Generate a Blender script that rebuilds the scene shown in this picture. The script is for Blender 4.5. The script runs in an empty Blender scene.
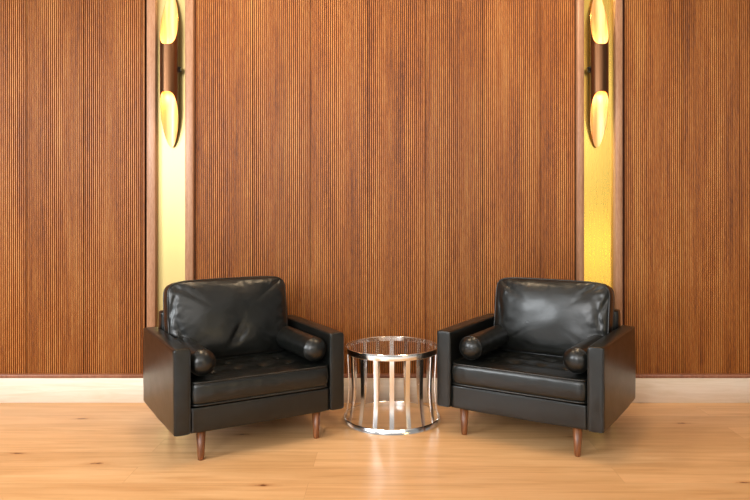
import bpy, bmesh, math, random
from mathutils import Vector, Matrix, noise
random.seed(4)
S = bpy.context.scene
COL = S.collection
PI = math.pi

# ------------------------------------------------------------ camera maths
F, YH, CX, HC = 694.58, 203.1, 390.17, 1.1983
def X_at(px, Y): return (px - CX) * Y / F
def Z_at(py, Y): return HC - (py - YH) * Y / F

# ------------------------------------------------------------ helpers
def link(name, me, mats, parent=None, smooth=True):
    o = bpy.data.objects.new(name, me); COL.objects.link(o)
    for m in (mats if isinstance(mats, (list, tuple)) else [mats]): me.materials.append(m)
    if smooth:
        for p in me.polygons: p.use_smooth = True
    if parent: o.parent = parent
    return o
def from_bm(name, bm, mats, parent=None, smooth=True):
    bmesh.ops.recalc_face_normals(bm, faces=bm.faces)
    me = bpy.data.meshes.new(name); bm.to_mesh(me); bm.free()
    return link(name, me, mats, parent, smooth)
def add_box(bm, x0, x1, y0, y1, z0, z1):
    r = bmesh.ops.create_cube(bm, size=1)
    for v in r['verts']:
        v.co = Vector((x0 + (v.co.x + .5) * (x1 - x0), y0 + (v.co.y + .5) * (y1 - y0), z0 + (v.co.z + .5) * (z1 - z0)))
    return r['verts']
def box_obj(name, b, m, parent=None, bev=0.0, seg=2, smooth=False):
    bm = bmesh.new(); add_box(bm, *b)
    if bev: bmesh.ops.bevel(bm, geom=bm.edges[:], offset=bev, segments=seg, affect='EDGES', profile=.5)
    o = from_bm(name, bm, m, parent, smooth or bev > 0)
    if bev: o.data.set_sharp_from_angle(angle=math.radians(50))
    return o
def tube(bm, pts, r, n=8, closed=False):
    rings = []; N = len(pts)
    for i, p in enumerate(pts):
        a = pts[(i - 1) % N] if (closed or i > 0) else p
        b = pts[(i + 1) % N] if (closed or i < N - 1) else p
        t = (Vector(b) - Vector(a)).normalized()
        up = Vector((0, 1, 0)) if abs(t.y) < .9 else Vector((1, 0, 0))
        s = t.cross(up).normalized(); u = s.cross(t).normalized()
        rings.append([bm.verts.new(Vector(p) + r * (math.cos(2*PI*k/n) * s + math.sin(2*PI*k/n) * u)) for k in range(n)])
    for i in range(N if closed else N - 1):
        A, B = rings[i], rings[(i + 1) % N]
        for k in range(n): bm.faces.new((A[k], A[(k+1) % n], B[(k+1) % n], B[k]))
    if not closed:
        bm.faces.new(rings[0]); bm.faces.new(rings[-1])
def lathe(bm, prof, n=32, c=(0, 0)):
    rings = [[bm.verts.new((c[0] + r * math.cos(2*PI*k/n), c[1] + r * math.sin(2*PI*k/n), z)) for k in range(n)] for r, z in prof]
    for A, B in zip(rings, rings[1:]):
        for k in range(n): bm.faces.new((A[k], A[(k+1) % n], B[(k+1) % n], B[k]))
    bm.faces.new(rings[0]); bm.faces.new(rings[-1])
def ring_band(bm, r0, r1, z0, z1, n=96, bev=.0015, bulge=0, slope=0):
    prof = [(r0, z0+bev), (r0+bev, z0), (r1-bev, z0), (r1, z0+bev), (r1, z1-bev), (r1-bev, z1), (r0+bev, z1), (r0, z1-bev)]
    if bulge: prof[4:4] = [(r1 + bulge * math.sin(PI*i/8), z0 + bev + (z1 - z0 - 2*bev)*i/8) for i in range(1, 8)]
    if slope: prof = [(r + (slope*(z1-z)/(z1-z0) if r > (r0+r1)/2 else 0), z) for r, z in prof]
    rings = [[bm.verts.new((r * math.cos(2*PI*k/n), r * math.sin(2*PI*k/n), z)) for r, z in prof] for k in range(n)]
    m = len(prof)
    for k in range(n):
        A, B = rings[k], rings[(k+1) % n]
        for j in range(m): bm.faces.new((A[j], A[(j+1) % m], B[(j+1) % m], B[j]))
def empty(name, label, cat, loc=(0, 0, 0), rz=0, group=None):
    o = bpy.data.objects.new(name, None); COL.objects.link(o)
    o.location = loc; o.rotation_euler = (0, 0, rz); o.empty_display_size = .1
    o['label'] = label; o['category'] = cat
    if group: o['group'] = group
    return o
def struct(o): o['kind'] = 'structure'; return o

# ------------------------------------------------------------ materials
def new_mat(name):
    m = bpy.data.materials.new(name); m.use_nodes = True
    nt = m.node_tree; b = nt.nodes['Principled BSDF']
    return m, nt, b
def N(nt, t, **kw):
    n = nt.nodes.new(t)
    for k, v in kw.items():
        if k in n.inputs: n.inputs[k].default_value = v
        else: setattr(n, k, v)
    return n
def coords(nt, scale=(1, 1, 1), loc=(0, 0, 0)):
    tc = N(nt, 'ShaderNodeTexCoord'); mp = N(nt, 'ShaderNodeMapping')
    mp.inputs['Scale'].default_value = scale; mp.inputs['Location'].default_value = loc
    nt.links.new(tc.outputs['Object'], mp.inputs['Vector']); return mp.outputs['Vector']
def ramp(nt, src, stops):
    r = N(nt, 'ShaderNodeValToRGB'); e = r.color_ramp.elements
    while len(e) < len(stops): e.new(.5)
    for i, (p, c) in enumerate(stops): e[i].position = p; e[i].color = (*c, 1)
    nt.links.new(src, r.inputs['Fac']); return r.outputs['Color']
def mix(nt, a, b, fac, mode='MIX'):
    m = N(nt, 'ShaderNodeMix', data_type='RGBA', blend_type=mode)
    for i, s in ((0, fac), (6, a), (7, b)):
        if hasattr(s, 'links'): nt.links.new(s, m.inputs[i])
        else: m.inputs[i].default_value = s if i == 0 else (*s, 1)
    return m.outputs[2]
def srgb(r, g, b):
    return tuple(((c/255)/12.92 if c/255 <= .04045 else ((c/255 + .055)/1.055)**2.4) for c in (r, g, b))
def bump(nt, b, h, strength, dist):
    n = N(nt, 'ShaderNodeBump', Strength=strength, Distance=dist)
    nt.links.new(h, n.inputs['Height']); nt.links.new(n.outputs[0], b.inputs['Normal'])

BOARD = .3475
def wood_wall(name, dark, mid, light, rough=.42, boards=False, x0=0):
    m, nt, b = new_mat(name)
    n1 = N(nt, 'ShaderNodeTexNoise', Scale=1.0, Detail=6, Roughness=.65)
    nt.links.new(coords(nt, (70, 70, 2.2)), n1.inputs['Vector'])
    n2 = N(nt, 'ShaderNodeTexNoise', Scale=1.0, Detail=4, Roughness=.6)
    nt.links.new(coords(nt, (9, 9, .7)), n2.inputs['Vector'])
    n3 = N(nt, 'ShaderNodeTexNoise', Scale=1.0, Detail=3, Roughness=.7)
    nt.links.new(coords(nt, (160, 160, 28)), n3.inputs['Vector'])
    a = N(nt, 'ShaderNodeMath', operation='MULTIPLY_ADD'); nt.links.new(n1.outputs['Fac'], a.inputs[0]); a.inputs[1].default_value = .5
    a2 = N(nt, 'ShaderNodeMath', operation='MULTIPLY_ADD'); nt.links.new(n2.outputs['Fac'], a2.inputs[0]); a2.inputs[1].default_value = .45
    a3 = N(nt, 'ShaderNodeMath', operation='MULTIPLY'); nt.links.new(n3.outputs['Fac'], a3.inputs[0]); a3.inputs[1].default_value = .42
    nt.links.new(a3.outputs[0], a2.inputs[2]); nt.links.new(a2.outputs[0], a.inputs[2])
    c = ramp(nt, a.outputs[0], [(.50, dark), (.68, mid), (.88, light)])
    if boards:
        tc = N(nt, 'ShaderNodeTexCoord'); sp = N(nt, 'ShaderNodeSeparateXYZ'); nt.links.new(tc.outputs['Object'], sp.inputs[0])
        q = N(nt, 'ShaderNodeMath', operation='SUBTRACT'); nt.links.new(sp.outputs[0], q.inputs[0]); q.inputs[1].default_value = x0
        d = N(nt, 'ShaderNodeMath', operation='DIVIDE'); nt.links.new(q.outputs[0], d.inputs[0]); d.inputs[1].default_value = BOARD
        f = N(nt, 'ShaderNodeMath', operation='FLOOR'); nt.links.new(d.outputs[0], f.inputs[0])
        w = N(nt, 'ShaderNodeTexWhiteNoise', noise_dimensions='1D'); nt.links.new(f.outputs[0], w.inputs['W'])
        k = ramp(nt, w.outputs['Value'], [(0, (.86, .86, .88)), (1, (1.0, 1.0, 1.0))])
        c = mix(nt, c, k, 1.0, 'MULTIPLY')
    nt.links.new(c, b.inputs['Base Color'])
    b.inputs['Roughness'].default_value = rough
    bump(nt, b, n3.outputs['Fac'], .15, .001)
    return m
WD, WM, WL = srgb(110, 56, 16), srgb(168, 98, 34), srgb(200, 138, 72)
M_trim = wood_wall('trim_wood', srgb(138, 94, 66), srgb(166, 122, 92), srgb(186, 146, 116), .4)
M_rail = wood_wall('rail_wood', srgb(112, 66, 44), srgb(140, 88, 62), srgb(156, 104, 76), .4)
M_dark, _, b = new_mat('shadow_gap'); b.inputs['Base Color'].default_value = (.02, .008, .004, 1); b.inputs['Roughness'].default_value = .8
M_groove, _, b = new_mat('groove_shade'); b.inputs['Base Color'].default_value = (*srgb(76, 34, 12), 1); b.inputs['Roughness'].default_value = .7  # shade between the ribs painted in as a darker groove colour

def make_baseboard_mat():
    m, nt, b = new_mat('baseboard_oak')
    n = N(nt, 'ShaderNodeTexNoise', Scale=1, Detail=5, Roughness=.6, Distortion=1.2)
    nt.links.new(coords(nt, (2.2, 10, 34)), n.inputs['Vector'])
    c = ramp(nt, n.outputs['Fac'], [(.3, srgb(216, 198, 174)), (.55, srgb(228, 212, 194)), (.8, srgb(234, 222, 206))])
    nt.links.new(c, b.inputs['Base Color']); b.inputs['Roughness'].default_value = .45
    return m
M_base = make_baseboard_mat()

def make_floor_mat():
    m, nt, b = new_mat('oak_planks')
    v = coords(nt, (1, 1, 1), (.35, .022, 0))
    br = N(nt, 'ShaderNodeTexBrick', offset=.37, offset_frequency=2, squash=1.0)
    for k, val in (('Scale', 1.0), ('Mortar Size', .0011), ('Mortar Smooth', .2), ('Bias', 0), ('Brick Width', 2.15), ('Row Height', .187)):
        br.inputs[k].default_value = val
    br.inputs['Color1'].default_value = (0, 0, 0, 1); br.inputs['Color2'].default_value = (1, 1, 1, 1); br.inputs['Mortar'].default_value = (.5, .5, .5, 1)
    nt.links.new(v, br.inputs['Vector'])
    # offset the grain per plank
    mu = N(nt, 'ShaderNodeVectorMath', operation='MULTIPLY_ADD'); nt.links.new(br.outputs['Color'], mu.inputs[0]); mu.inputs[1].default_value = (7, 9, 5)
    nt.links.new(v, mu.inputs[2])
    mp = N(nt, 'ShaderNodeMapping'); mp.inputs['Scale'].default_value = (1.6, 26, 1); nt.links.new(mu.outputs[0], mp.inputs['Vector'])
    g = N(nt, 'ShaderNodeTexNoise', Scale=1, Detail=7, Roughness=.62, Distortion=.7); nt.links.new(mp.outputs[0], g.inputs['Vector'])
    mp2 = N(nt, 'ShaderNodeMapping'); mp2.inputs['Scale'].default_value = (1.1, 5, 1); nt.links.new(mu.outputs[0], mp2.inputs['Vector'])
    g2 = N(nt, 'ShaderNodeTexNoise', Scale=1, Detail=3, Roughness=.5, Distortion=1.0); nt.links.new(mp2.outputs[0], g2.inputs['Vector'])
    c1 = ramp(nt, g.outputs['Fac'], [(.25, srgb(204, 154, 102)), (.5, srgb(226, 178, 126)), (.78, srgb(236, 194, 144))])
    c2 = ramp(nt, g2.outputs['Fac'], [(.3, (.86, .82, .76)), (.6, (1, 1, 1))])
    c = mix(nt, c1, c2, .9, 'MULTIPLY')
    tone = ramp(nt, br.outputs['Color'], [(0, (.83, .79, .73)), (.5, (.96, .95, .93)), (1, (1, 1, 1))])
    c = mix(nt, c, tone, .9, 'MULTIPLY')
    # knots
    mp3 = N(nt, 'ShaderNodeMapping'); mp3.inputs['Scale'].default_value = (.8, 2.6, 1); nt.links.new(mu.outputs[0], mp3.inputs['Vector'])
    vo = N(nt, 'ShaderNodeTexVoronoi', feature='F1', Scale=1.0, voronoi_dimensions='2D'); nt.links.new(mp3.outputs[0], vo.inputs['Vector'])
    dn = N(nt, 'ShaderNodeTexNoise', Scale=40, Detail=2); nt.links.new(v, dn.inputs['Vector'])
    ad = N(nt, 'ShaderNodeMath', operation='MULTIPLY_ADD'); nt.links.new(dn.outputs['Fac'], ad.inputs[0]); ad.inputs[1].default_value = .05; nt.links.new(vo.outputs['Distance'], ad.inputs[2])
    kc = ramp(nt, ad.outputs[0], [(.028, (.22, .12, .06)), (.042, (.62, .48, .38)), (.06, (.93, .88, .84)), (.10, (1, 1, 1))])
    c = mix(nt, c, kc, 1.0, 'MULTIPLY')
    fm = N(nt, 'ShaderNodeMath', operation='MULTIPLY'); nt.links.new(br.outputs['Fac'], fm.inputs[0]); fm.inputs[1].default_value = .45
    c = mix(nt, c, srgb(150, 98, 52), fm.outputs[0])
    nt.links.new(c, b.inputs['Base Color'])
    b.inputs['Roughness'].default_value = .34; b.inputs['Specular IOR Level'].default_value = .45
    bump(nt, b, g.outputs['Fac'], .04, .002)
    return m
M_floor = make_floor_mat()

def make_leather():
    m, nt, b = new_mat('black_leather')
    v = coords(nt)
    n = N(nt, 'ShaderNodeTexNoise', Scale=26, Detail=4, Roughness=.6); nt.links.new(v, n.inputs['Vector'])
    n2 = N(nt, 'ShaderNodeTexNoise', Scale=60, Detail=1, Roughness=.4); nt.links.new(v, n2.inputs['Vector'])
    bump(nt, b, n2.outputs['Fac'], .10, .002)
    c = ramp(nt, n.outputs['Fac'], [(.3, (.004, .0045, .004)), (.7, (.008, .0085, .0075))])
    nt.links.new(c, b.inputs['Base Color'])
    r = N(nt, 'ShaderNodeMapRange'); nt.links.new(n.outputs['Fac'], r.inputs[0]); r.inputs[3].default_value = .25; r.inputs[4].default_value = .34
    nt.links.new(r.outputs[0], b.inputs['Roughness'])
    b.inputs['Specular IOR Level'].default_value = .48
    return m
M_leather = make_leather()
def make_leg():
    m, nt, b = new_mat('walnut_leg')
    n = N(nt, 'ShaderNodeTexNoise', Scale=1, Detail=4); nt.links.new(coords(nt, (90, 90, 9)), n.inputs['Vector'])
    c = ramp(nt, n.outputs['Fac'], [(.3, srgb(84, 46, 22)), (.7, srgb(146, 90, 50))])
    nt.links.new(c, b.inputs['Base Color']); b.inputs['Roughness'].default_value = .35; return m
M_leg = make_leg()
def metal(name, col, rough, noise_amt=0, vec=(1, 1, 1)):
    m, nt, b = new_mat(name)
    b.inputs['Base Color'].default_value = (*col, 1); b.inputs['Metallic'].default_value = 1; b.inputs['Roughness'].default_value = rough
    if noise_amt:
        n = N(nt, 'ShaderNodeTexNoise', Scale=1, Detail=4); nt.links.new(coords(nt, vec), n.inputs['Vector'])
        r = N(nt, 'ShaderNodeMapRange'); nt.links.new(n.outputs['Fac'], r.inputs[0]); r.inputs[3].default_value = rough - noise_amt; r.inputs[4].default_value = rough + noise_amt
        nt.links.new(r.outputs[0], b.inputs['Roughness'])
    return m
M_chrome = metal('polished_chrome', (.93, .94, .95), .16, .03, (30, 30, 30))
M_brass = metal('brass_pale_reflection', (.53, .405, .165), .34, .05, (300, 300, 3))  # left strip: its paler reflection is put into the tint
M_brass2 = metal('brass_yellow_reflection', (.86, .60, .14), .28, .05, (300, 300, 3))  # same brass as the left strip, yellow reflection put into the tint
M_bronze = metal('dark_bronze', srgb(112, 78, 54), .33, .05, (200, 200, 4))
M_knob, _, b = new_mat('black_metal'); b.inputs['Base Color'].default_value = (.012, .01, .008, 1); b.inputs['Roughness'].default_value = .35
M_rim = metal('tube_rim_brass', srgb(255, 205, 120), .25)
def make_inner():
    m, nt, b = new_mat('satin_gold_inside')
    n = N(nt, 'ShaderNodeTexNoise', Scale=1, Detail=3); nt.links.new(coords(nt, (60, 60, 4)), n.inputs['Vector'])
    c = ramp(nt, n.outputs['Fac'], [(.3, srgb(250, 178, 98)), (.7, srgb(255, 208, 146))])
    nt.links.new(c, b.inputs['Base Color']); b.inputs['Metallic'].default_value = .45; b.inputs['Roughness'].default_value = .42; return m
M_inner = make_inner()
M_bulb, nt, b = new_mat('warm_bulb'); b.inputs['Emission Color'].default_value = (1, .72, .36, 1); b.inputs['Emission Strength'].default_value = 14
M_glass, nt, b = new_mat('clear_glass')
b.inputs['Base Color'].default_value = (.97, .99, .98, 1); b.inputs['Roughness'].default_value = .02; b.inputs['IOR'].default_value = 1.45; b.inputs['Transmission Weight'].default_value = 1
M_plaster, nt, b = new_mat('white_plaster')
n = N(nt, 'ShaderNodeTexNoise', Scale=30, Detail=4); nt.links.new(coords(nt), n.inputs['Vector'])
nt.links.new(ramp(nt, n.outputs['Fac'], [(.3, (.78, .76, .72)), (.7, (.82, .8, .77))]), b.inputs['Base Color']); b.inputs['Roughness'].default_value = .8

M_bounce, nt, b = new_mat('pale_bounce_floor')  # for the added pale floor out of view
n = N(nt, 'ShaderNodeTexNoise', Scale=3, Detail=6); nt.links.new(coords(nt), n.inputs['Vector'])
nt.links.new(ramp(nt, n.outputs['Fac'], [(.3, (.70, .68, .66)), (.7, (.80, .78, .76))]), b.inputs['Base Color']); b.inputs['Roughness'].default_value = .5

# ------------------------------------------------------------ room shell
YB, YF, YP, YBR, YW = 4.165, 4.165, 4.196, 4.212, 4.26     # baseboard front, fin front, rib crest, brass face, backing
ZB, ZR, ZC = .1475, .168, 3.0
XMAX = 4.2
struct(box_obj('floor', (-XMAX, XMAX, 2.45, YW + .1, -.05, 0), M_floor))
struct(box_obj('floor', (-XMAX, XMAX, -2.5, 2.45, -.05, 0), M_bounce))    # unseen pale floor added to whiten chrome reflections and bounce light
wall = struct(box_obj('wall_back', (-XMAX, XMAX, YW, YW + .1, 0, ZC), M_dark))
fin = {'L0': (X_at(146.6, YF), X_at(155.0, YF)), 'L1': (X_at(185.0, YF), X_at(192.8, YF)),
       'R0': (X_at(577.6, YF), X_at(584.2, YF)), 'R1': (X_at(615.6, YF), X_at(622.6, YF))}
for i, k in enumerate(('L0', 'L1', 'R0', 'R1')):
    a, c = fin[k]
    struct(box_obj('trim_%d' % (i + 1), (a, c, YF, YW, ZB, ZC), M_trim, None, .0012, 1))
def fluted(x0, x1, start, m):
    """one fluted panel: boards of 28 round-edged ribs with a wider joint between boards"""
    bm = bmesh.new(); pitch = BOARD / 28; dep = .009
    xs = []                                     # (x, y, groove?)
    k0 = math.floor((x0 - start) / pitch); k1 = math.ceil((x1 - start) / pitch)
    prev = None
    for k in range(k0, k1):
        a = start + k * pitch; c = a + pitch
        if a < x0 - 1e-6 or c > x1 + 1e-6: continue
        joint = (k % 28 == 0)
        g = .0066 if joint else .0044
        d = dep * (1.5 if joint else 1)
        pts = [(a, YP + d), (a + g, YP + d), (a + g + .0004, YP + .0012), (a + g + .0016, YP), (c - .0016, YP), (c - .0004, YP + .0012), (c, YP + dep)]
        row = [(bm.verts.new((x, y, ZR)), bm.verts.new((x, y, ZC))) for x, y in pts]
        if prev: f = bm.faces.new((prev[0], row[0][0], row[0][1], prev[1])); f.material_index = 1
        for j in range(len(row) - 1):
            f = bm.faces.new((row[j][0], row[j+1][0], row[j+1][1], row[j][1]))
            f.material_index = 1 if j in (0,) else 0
            f.smooth = j in (2, 3, 4)
        prev = row[-1]
    me = bpy.data.meshes.new('fluted_panel'); bm.to_mesh(me); bm.free()
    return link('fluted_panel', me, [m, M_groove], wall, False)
gap = .012
xa = X_at(194.6, YP)
M_wall = wood_wall('walnut_fluted', WD, WM, WL, .42, True, xa)
fluted(xa, X_at(576.2, YP), xa, M_wall)
fluted(-XMAX, X_at(146.4, YP), xa - BOARD * 6 + .02, M_wall)
xr = X_at(624.0, YP)
fluted(xr, XMAX, xr, M_wall)
# pale oak baseboard with a thin brown rail on top
bb = struct(box_obj('baseboard_back', (-XMAX, XMAX, YB, YW, 0, ZB), M_base, None, .0015, 1))
for a, c in ((-XMAX, fin['L0'][0]), (fin['L1'][1], fin['R0'][0]), (fin['R1'][1], XMAX)):
    box_obj('cap_rail', (a, c, YB + .004, YW, ZB, ZR), M_rail, bb, .0015, 1)
struct(box_obj('ceiling', (-XMAX, XMAX, -2.5, YW + .1, ZC, ZC + .05), M_plaster))
for nm, a, c, lab in (('L', fin['L0'][1], fin['L1'][0], 'tall brass strip with pale reflections between wood fins behind the left armchair and its sconce'),
                      ('R', fin['R0'][1], fin['R1'][0], 'tall brass strip with deep yellow reflections between wood fins behind the right armchair and its sconce')):
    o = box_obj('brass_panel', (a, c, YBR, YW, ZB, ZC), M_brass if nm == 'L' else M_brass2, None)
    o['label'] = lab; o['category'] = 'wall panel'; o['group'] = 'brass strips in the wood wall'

# ------------------------------------------------------------ sconces
def sconce(px, label, side):
    YS = 4.140; r = .0525; x = X_at(px, YS)
    zl, zh = 1.534, 1.857; zu, zt = 2.137, 2.460
    t = empty('wall_sconce', label, 'wall lamp', (x, YBR, zl), 0, 'bronze tube sconces on the brass strips')
    oy = YS - YBR
    n = 48; th = .003
    def zlo(c): return zh - (zh - zl) * ((1 - c) / 2) ** 1.6 - zl       # c = +1 at the front, -1 at the back
    def zup(c): return zu + (zt - zu) * ((1 - c) / 2) ** 1.6 - zl
    def P(k, rr, z): a = 2*PI*k/n; return Vector((rr * math.sin(a), oy - rr * math.cos(a), z))
    m = 14
    def shell(rr, name, mat):
        bm = bmesh.new(); R = []
        for k in range(n):
            c = math.cos(2*PI*k/n); R.append([bm.verts.new(P(k, rr, zlo(c) + (zup(c) - zlo(c)) * j / m)) for j in range(m + 1)])
        for k in range(n):
            A, B = R[k], R[(k+1) % n]
            for j in range(m): bm.faces.new((A[j], B[j], B[j+1], A[j+1]))
        me = bpy.data.meshes.new(name); bm.to_mesh(me); bm.free(); return link(name, me, mat, t)
    shell(r, 'tube_shell', M_bronze); shell(r - th, 'tube_lining', M_inner)
    for fn in (zlo, zup):
        bm = bmesh.new()
        A = [bm.verts.new(P(k, r, fn(math.cos(2*PI*k/n)))) for k in range(n)]
        B = [bm.verts.new(P(k, r - th, fn(math.cos(2*PI*k/n)))) for k in range(n)]
        for k in range(n): bm.faces.new((A[k], A[(k+1) % n], B[(k+1) % n], B[k]))
        from_bm('rim', bm, M_rim, t)
    # mount: backplate and side knob
    zm = (zh + zu) / 2 - zl
    box_obj('backplate', (-.03, .03, oy + r - .002, 0, zm - .05, zm + .05), M_knob, t, .003, 2)
    bm = bmesh.new()
    rr = bmesh.ops.create_cone(bm, cap_ends=True, segments=24, radius1=.019, radius2=.015, depth=.016)
    for v in rr['verts']:
        q = v.co.copy(); v.co = Vector((side * (r + .006 + q.z * 1.0) , oy + .018 + q.x * 1.0, zm + q.y))
    bmesh.ops.bevel(bm, geom=bm.edges[:], offset=.001, segments=1, affect='EDGES')
    from_bm('mount_knob', bm, M_knob, t)
    # lamp holder disc in the middle of the tube and two bulbs
    bm = bmesh.new(); lathe(bm, [(.001, zm - .03), (r - th - .001, zm - .03), (r - th - .001, zm + .03), (.001, zm + .03)], 32, (0, oy))
    from_bm('lamp_holder', bm, M_knob, t, False)
    for s in (-1, 1):
        bm = bmesh.new(); z0 = zm + s * .03
        lathe(bm, [(.009, z0), (.012, z0 + s*.02), (.019, z0 + s*.045), (.021, z0 + s*.062), (.017, z0 + s*.078), (.006, z0 + s*.086)], 24, (0, oy))
        from_bm('bulb', bm, M_bulb, t)
        L = bpy.data.lights.new('bulb_light', 'SPOT'); L.energy = 1.35; L.color = (1, .82, .58); L.shadow_soft_size = .02
        L.spot_size = math.radians(150); L.spot_blend = .6
        o = bpy.data.objects.new('bulb_light', L); COL.objects.link(o); o.parent = t; o.location = (0, oy, z0 + s * .095)
        o.rotation_euler = (0 if s < 0 else PI, 0, 0)
    return t
sconce(169.0, 'bronze tube sconce on the left brass strip with paler reflections, above the left armchair', 1)
sconce(599.5, 'bronze tube sconce on the right brass strip with yellower reflections, above the right armchair', -1)

# ------------------------------------------------------------ armchair
CW, CD, HA, HB, AW, HS, HG = .86, .6725, .5337, .1408, .0763, .3773, .2662
def piping_rect(bm, pts, r=.0035, closed=True): tube(bm, pts, r, 8, closed)
def rrect(x0, x1, z0, z1, rad, y, n=6):
    out = []
    for cx, cz, a0 in ((x1-rad, z1-rad, 0), (x0+rad, z1-rad, PI/2), (x0+rad, z0+rad, PI), (x1-rad, z0+rad, 1.5*PI)):
        for i in range(n + 1):
            a = a0 + PI/2*i/n; out.append(Vector((cx + rad*math.cos(a), y, cz + rad*math.sin(a))))
    return out
def soft_box(name, b, parent, bev=.012, puff=.004, cuts=14, nz=.0012, seed=0):
    """upholstered box: subdivided, rounded, slightly puffed faces with faint ripples"""
    x0, x1, y0, y1, z0, z1 = b
    cx, cy, cz = (x0+x1)/2, (y0+y1)/2, (z0+z1)/2; hx, hy, hz = (x1-x0)/2, (y1-y0)/2, (z1-z0)/2
    bm = bmesh.new(); bmesh.ops.create_cube(bm, size=2)
    bmesh.ops.subdivide_edges(bm, edges=bm.edges[:], cuts=cuts, use_grid_fill=True)
    for v in bm.verts:
        p = Vector([math.copysign(1 - (1 - abs(c)) ** 1.5, c) if abs(c) < 1 else c for c in v.co])   # denser near the edges
        q = Vector((p.x*hx, p.y*hy, p.z*hz))
        core = Vector((max(-hx+bev, min(hx-bev, q.x)), max(-hy+bev, min(hy-bev, q.y)), max(-hz+bev, min(hz-bev, q.z))))
        d = q - core
        nrm = d.normalized() if d.length > 1e-9 else Vector((0, 0, 0))
        e = (1-p.x**2 if abs(p.x) < 1 else 1) * (1-p.y**2 if abs(p.y) < 1 else 1) * (1-p.z**2 if abs(p.z) < 1 else 1)
        q = core + nrm * (bev + puff * e)
        q += nrm * nz * (noise.noise(Vector((q.x*14 + seed, q.y*14, q.z*18))) * 2)
        v.co = q + Vector((cx, cy, cz))
    return from_bm(name, bm, M_leather, parent)

def cushion(name, w, h, t, bulge, M, parent, n=40, sup=7, seed=0, folds=(), tufts=(), back_bulge=.3, crown=0.0, rim=.5, wr=.004):
    """box cushion in local x (width) z (height), front towards -y; M maps it into the chair"""
    bm = bmesh.new()
    def xz(u, v):
        mxx = max(abs(u), abs(v))
        s = mxx / ((abs(u)**sup + abs(v)**sup) ** (1/sup)) if mxx > 1e-9 else 1
        return u*s, v*s
    def outline(a, c):
        # crowned top edge
        x = a * w/2; z = c * h/2
        z += crown * (1 - a*a) * max(0, c)
        return x, z
    def surf(u, v, side):
        a, c = xz(u, v); x, z = outline(a, c)
        e = max(0, (1 - abs(u)**2.6)) ** .55 * max(0, (1 - abs(v)**2.6)) ** .55
        B = bulge if side < 0 else bulge * back_bulge
        y = side * (t/2*rim + (t/2*(1-rim) + B) * e)
        if side < 0:
            edge = max(abs(u), abs(v))
            # gathers radiating from the piping
            an = noise.noise(Vector((x*38 + seed, z*38, 3.1)))
            y += wr * an * max(0, (edge - .55)) / .45 * min(1, (1-edge)*12)
            y += wr * .9 * noise.noise(Vector((x*9 + seed, z*9, 7.7)))* min(1, (1-edge)*6)
            for fx, fz, ang, ln, dp, wd in folds:
                dx, dz = x - fx, z - fz; al = dx*math.cos(ang) + dz*math.sin(ang); ac = -dx*math.sin(ang) + dz*math.cos(ang)
                y += dp * math.exp(-(al/ln)**2) * math.exp(-(ac/wd)**2)
            for tx, tz, dp, rr in tufts:
                d2 = math.hypot(x-tx, z-tz)
                y += dp * (math.exp(-(d2/rr)**2) * .55 + .45*math.exp(-(d2/(rr*2.6))**2))
        return Vector((x, y, z))
    G = {}
    for side in (-1, 1):
        for i in range(n+1):
            for j in range(n+1):
                u = math.sin((2*i/n-1)*PI/2*.86)/math.sin(PI/2*.86); v = math.sin((2*j/n-1)*PI/2*.86)/math.sin(PI/2*.86)
                G[side, i, j] = bm.verts.new(M @ surf(u, v, side))
        for i in range(n):
            for j in range(n): bm.faces.new((G[side,i,j], G[side,i+1,j], G[side,i+1,j+1], G[side,i,j+1]))
    per = [(i, 0) for i in range(n)] + [(n, j) for j in range(n)] + [(n-i, n) for i in range(n)] + [(0, n-j) for j in range(n)]
    K = 5; bands = []
    Mi = M.inverted()
    for (i, j) in per:
        A = Mi @ G[-1, i, j].co; B = Mi @ G[1, i, j].co
        r_ = [G[-1, i, j]]
        for k in range(1, K):
            q = A.lerp(B, k/K); dirv = Vector((q.x/(w/2), 0, q.z/(h/2)))
            dirv = Vector((math.copysign(abs(dirv.x)**6, dirv.x), 0, math.copysign(abs(dirv.z)**6, dirv.z)))
            if dirv.length > 0: dirv.normalize()
            bl = math.sin(PI*k/K) * .007 + .0025 * noise.noise(Vector((q.x*30+seed, q.z*30, k*.7)))*math.sin(PI*k/K)
            r_.append(bm.verts.new(M @ (q + dirv*bl)))
        r_.append(G[1, i, j]); bands.append(r_)
    for a in range(len(bands)):
        A, B = bands[a], bands[(a+1) % len(bands)]
        for k in range(K): bm.faces.new((A[k], B[k], B[k+1], A[k+1]))
    pf = [G[-1, i, j].co.copy() for i, j in per]; pb = [G[1, i, j].co.copy() for i, j in per]
    o = from_bm(name, bm, M_leather, parent)
    for pp in (pf, pb):
        pm = bmesh.new(); tube(pm, pp, .0042, 8, True); from_bm('piping', pm, M_leather, o)
    return o

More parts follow.
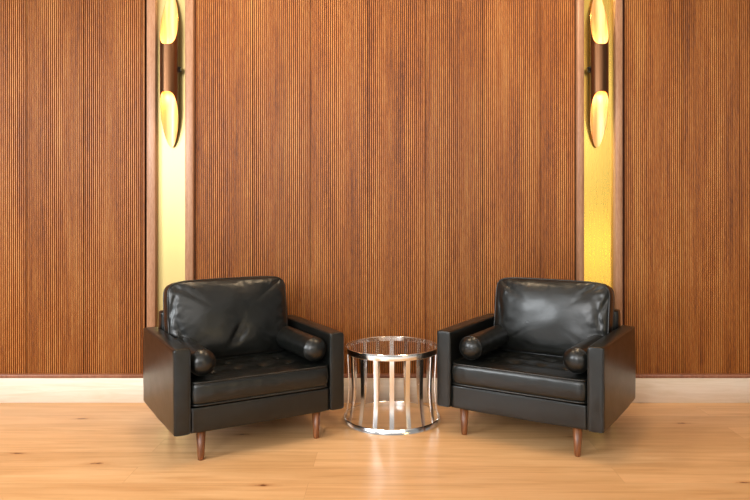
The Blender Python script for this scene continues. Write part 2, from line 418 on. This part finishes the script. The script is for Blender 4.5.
def armchair(label, x, y, a, seed, folds, s_shift, dh, inb=0):
    t = empty('armchair', label, 'armchair', (x, y, 0), a, 'black leather armchairs')
    h = CW/2
    # arms
    for s in (-1, 1):
        xo, xi = (-h, -h+AW) if s < 0 else (h-AW, h)
        arm = soft_box('armrest', (xo, xi, .0, CD, HB, HA), t, .010, .003, 16, .0009, seed + s)
        pm = bmesh.new(); tube(pm, rrect(xo+.0035, xi-.0035, HB+.004, HA-.0035, .012, .0025), .0033, 8, True)
        from_bm('piping', pm, M_leather, arm)
    # frame
    soft_box('front_rail', (-h+AW+.001, h-AW-.001, .008, .09, HB, HG-.010), t, .007, .003, 14, .0009, seed+3)
    soft_box('underside', (-h+AW, h-AW, .07, CD-.02, HB+.004, HG-.01), t, .006, 0, 4, 0, seed)
    soft_box('back_frame', (-h+AW+.002, h-AW-.002, .595, CD+.0, HB+.002, .622), t, .016, .003, 12, .001, seed+5)
    # seat cushion : local x right, local z -> chair +v, local -y -> up
    d0, d1 = -.004, .575; ht = HS - HG
    M = Matrix.Translation((0, (d0+d1)/2, HG + ht/2 - .002)) @ Matrix.Rotation(-PI/2, 4, 'X')
    # Rotation(-90,X): local z -> +y, local y -> -z
    tf = [(u, v, .026, .026) for v, us in ((-.095, (-.2, -.067, .067, .2)), (.045, (-.2, -.067, .067, .2)), (.185, (-.2, -.067, .067, .2))) for u in us]
    seat = cushion('seat_cushion', CW-2*AW-.006, d1-d0, ht, .008, M, t, 64, 16, seed, (), tf, .0, 0, .93, .0018)
    for u, v, dp, rr in tf:
        bm = bmesh.new(); bmesh.ops.create_uvsphere(bm, u_segments=14, v_segments=8, radius=.012)
        for q in bm.verts: q.co = M @ Vector((u + q.co.x, -(ht/2 + .008 - dp) + q.co.z*.7 - .002, v + q.co.y))
        from_bm('button', bm, M_leather, seat)
    # back cushion
    w = .648 if s_shift < 0 else .634; bh = .415 - dh
    M = Matrix.Translation((s_shift, .505, HS + .004 + bh/2 - .015)) @ Matrix.Rotation(math.radians(-9), 4, 'X')
    cushion('back_cushion', w, bh, .150, .028, M, t, 56, 9, seed+11, folds, (), .2, .004, .62, .0045)
    # bolsters along the arms
    for s in (-1, 1):
        r = .063; cx = s*(h-AW-r-.003) + (inb if s < 0 else 0); y0, y1 = .035, .44; zc = HS + r + .012
        bm = bmesh.new(); n = 36; rings = []
        prof = [(.0015, -.026), (.014, -.0255), (.028, -.022), (.041, -.015), (.052, -.006), (.060, .006)]
        prof += [(r, .010 + (y1-y0-.02)*i/22) for i in range(23)]
        prof += [(.0585, y1-y0), (.045, y1-y0+.006), (.0015, y1-y0+.008)]
        for rr, yy in prof:
            R = []
            for k in range(n):
                an = 2*PI*k/n; c_, s_ = math.cos(an), math.sin(an)
                f = rr
                if rr >= .058:
                    f += .0016*noise.noise(Vector((c_*3 + seed, yy*22, s_*3))) + .0012*noise.noise(Vector((an*9, yy*6 + seed, 0)))
                    f -= .0022*math.exp(-((yy)/.006)**2)*abs(math.sin(an*9))
                else: f *= 1 + .012*math.sin(an*11)*(rr/.05)
                R.append(bm.verts.new((cx + f*c_, y0+yy, zc + f*s_*(.97))))
            rings.append(R)
        for A, B in zip(rings, rings[1:]):
            for k in range(n): bm.faces.new((A[k], A[(k+1) % n], B[(k+1) % n], B[k]))
        bm.faces.new(rings[0]); bm.faces.new(rings[-1])
        bo = from_bm('bolster', bm, M_leather, t)
        pm = bmesh.new(); tube(pm, [Vector((cx + .0615*math.cos(2*PI*k/32), y0+.010, zc + .0598*math.sin(2*PI*k/32))) for k in range(32)], .0022, 6, True)
        from_bm('piping', pm, M_leather, bo)
    # legs
    lx, ly = .1352, .0471
    for sx in (-1, 1):
        for yy, dy in ((ly, 0), (CD-ly-.03, 0)):
            bm = bmesh.new(); lathe(bm, [(.0125, 0), (.0145, .003), (.016, .02), (.0235, HB+.01)], 24, (sx*(h-lx), yy))
            from_bm('leg', bm, M_leg, t)
    return t
foldL = [(.015, -.085, math.radians(62), .055, .020, .010), (.040, -.100, math.radians(58), .045, .016, .009), (-.31, .06, math.radians(75), .09, .010, .010), (-.27, -.05, math.radians(110), .07, .008, .010)]
foldR = [(.30, .10, math.radians(70), .07, .010, .010), (.27, .02, math.radians(100), .07, .008, .009), (.22, .17, math.radians(40), .05, .012, .010), (-.28, .06, math.radians(100), .08, .007, .012)]
armchair('black leather armchair left of the chrome table, with a creased back cushion', -.6065, 3.3535, .5383, 1.0, foldL, -.022, 0)
armchair('black leather armchair right of the chrome table, its back cushion smooth and shiny', .6113, 3.4036, -.5471, 8.0, foldR, .020, .012, .028)

# ------------------------------------------------------------ side table
TX, TY, TR, TZ, TR0 = .0088, 3.8492, .2575, .4116, .272
tb = empty('side_table', 'round chrome side table with glass top and curved slat sides between the armchairs', 'table', (TX, TY, 0))
bm = bmesh.new(); ring_band(bm, TR-.006, TR, TZ-.033, TZ, bulge=.0012); from_bm('top_ring', bm, M_chrome, tb).data.set_sharp_from_angle(angle=math.radians(35))
bm = bmesh.new(); ring_band(bm, TR0-.012, TR0-.0075, 0, .027, bulge=.001, slope=.0085); from_bm('base_ring', bm, M_chrome, tb).data.set_sharp_from_angle(angle=math.radians(35))
bm = bmesh.new(); lathe(bm, [(TR-.0085, TZ-.010), (TR-.007, TZ-.009), (TR-.007, TZ-.003), (TR-.0085, TZ-.002)], 96)
from_bm('glass_top', bm, M_glass, tb, True).data.set_sharp_from_angle(angle=math.radians(30))
def slat_r(z):
    s = z / TZ
    lin = (TR0-.0075) + (TR-.009 - (TR0-.0075)) * s
    return lin - .015*math.sin(PI*s)**1.2 - .003*math.sin(2*PI*s)
for k in range(18):
    a = -PI/2 + 2*PI*k/18
    bm = bmesh.new(); rows = []; m = 28
    for i in range(m+1):
        z = .006 + (TZ-.020-.006)*i/m; r1 = slat_r(z); w = .0118
        ca, sa = math.cos(a), math.sin(a)
        rows.append([bm.verts.new((rr*ca - q*sa, rr*sa + q*ca, z)) for rr, q in ((r1, -w), (r1+.0006, 0), (r1, w), (r1-.005, w), (r1-.005, -w))])
    for A, B in zip(rows, rows[1:]):
        for j in range(5): bm.faces.new((A[j], A[(j+1) % 5], B[(j+1) % 5], B[j]))
    bm.faces.new(rows[0]); bm.faces.new(rows[-1])
    from_bm('slat', bm, M_chrome, tb).data.set_sharp_from_angle(angle=math.radians(35))

# ------------------------------------------------------------ light
def area(name, loc, target, sx, sy, e, col):
    L = bpy.data.lights.new(name, 'AREA'); L.shape = 'RECTANGLE'; L.size = sx; L.size_y = sy; L.energy = e; L.color = col
    o = bpy.data.objects.new(name, L); COL.objects.link(o); o.location = loc
    o.rotation_euler = (Vector(target) - Vector(loc)).to_track_quat('-Z', 'Y').to_euler()
    return o
area('window_light_left', (-3.7, .7, 1.95), (.3, 3.6, .6), 1.4, 1.6, 150, (.92, .97, 1.0))
area('window_light_near', (-1.9, -1.5, 1.95), (.5, 3.6, .6), 1.3, 1.6, 110, (.94, .97, 1.0))
area('room_light', (-.2, -1.8, 2.5), (-.3, 4.2, .9), 6.4, 1.6, 130, (1.0, .95, .88))
for dx in (-.72, .72): area('ceiling_downlight', (dx, 3.35, 2.95), (dx, 3.35, 0), .34, .34, 19, (1.0, .74, .46))
area('warm_fill_added', (2.6, -.4, .65), (1.25, 4.2, .94), .8, .32, 8, (1.0, .72, .30))  # unseen warm light added to give the right brass its yellow band
w = bpy.data.worlds.new('world'); S.world = w; w.use_nodes = True
w.node_tree.nodes['Background'].inputs[0].default_value = (1.0, .97, .93, 1)
w.node_tree.nodes['Background'].inputs[1].default_value = .32

# ------------------------------------------------------------ camera
cam = bpy.data.cameras.new('camera'); co = bpy.data.objects.new('camera', cam); COL.objects.link(co)
co.location = (0, 0, HC); co.rotation_euler = (PI/2, 0, 0)
cam.sensor_width = 36; cam.sensor_fit = 'HORIZONTAL'; cam.lens = F*36/750
cam.shift_x = (375 - CX)/750; cam.shift_y = (YH - 250)/750
cam.clip_start = .05
S.camera = co
S.view_settings.view_transform = 'Standard'
S.view_settings.look = 'None'
S.view_settings.exposure = -.14
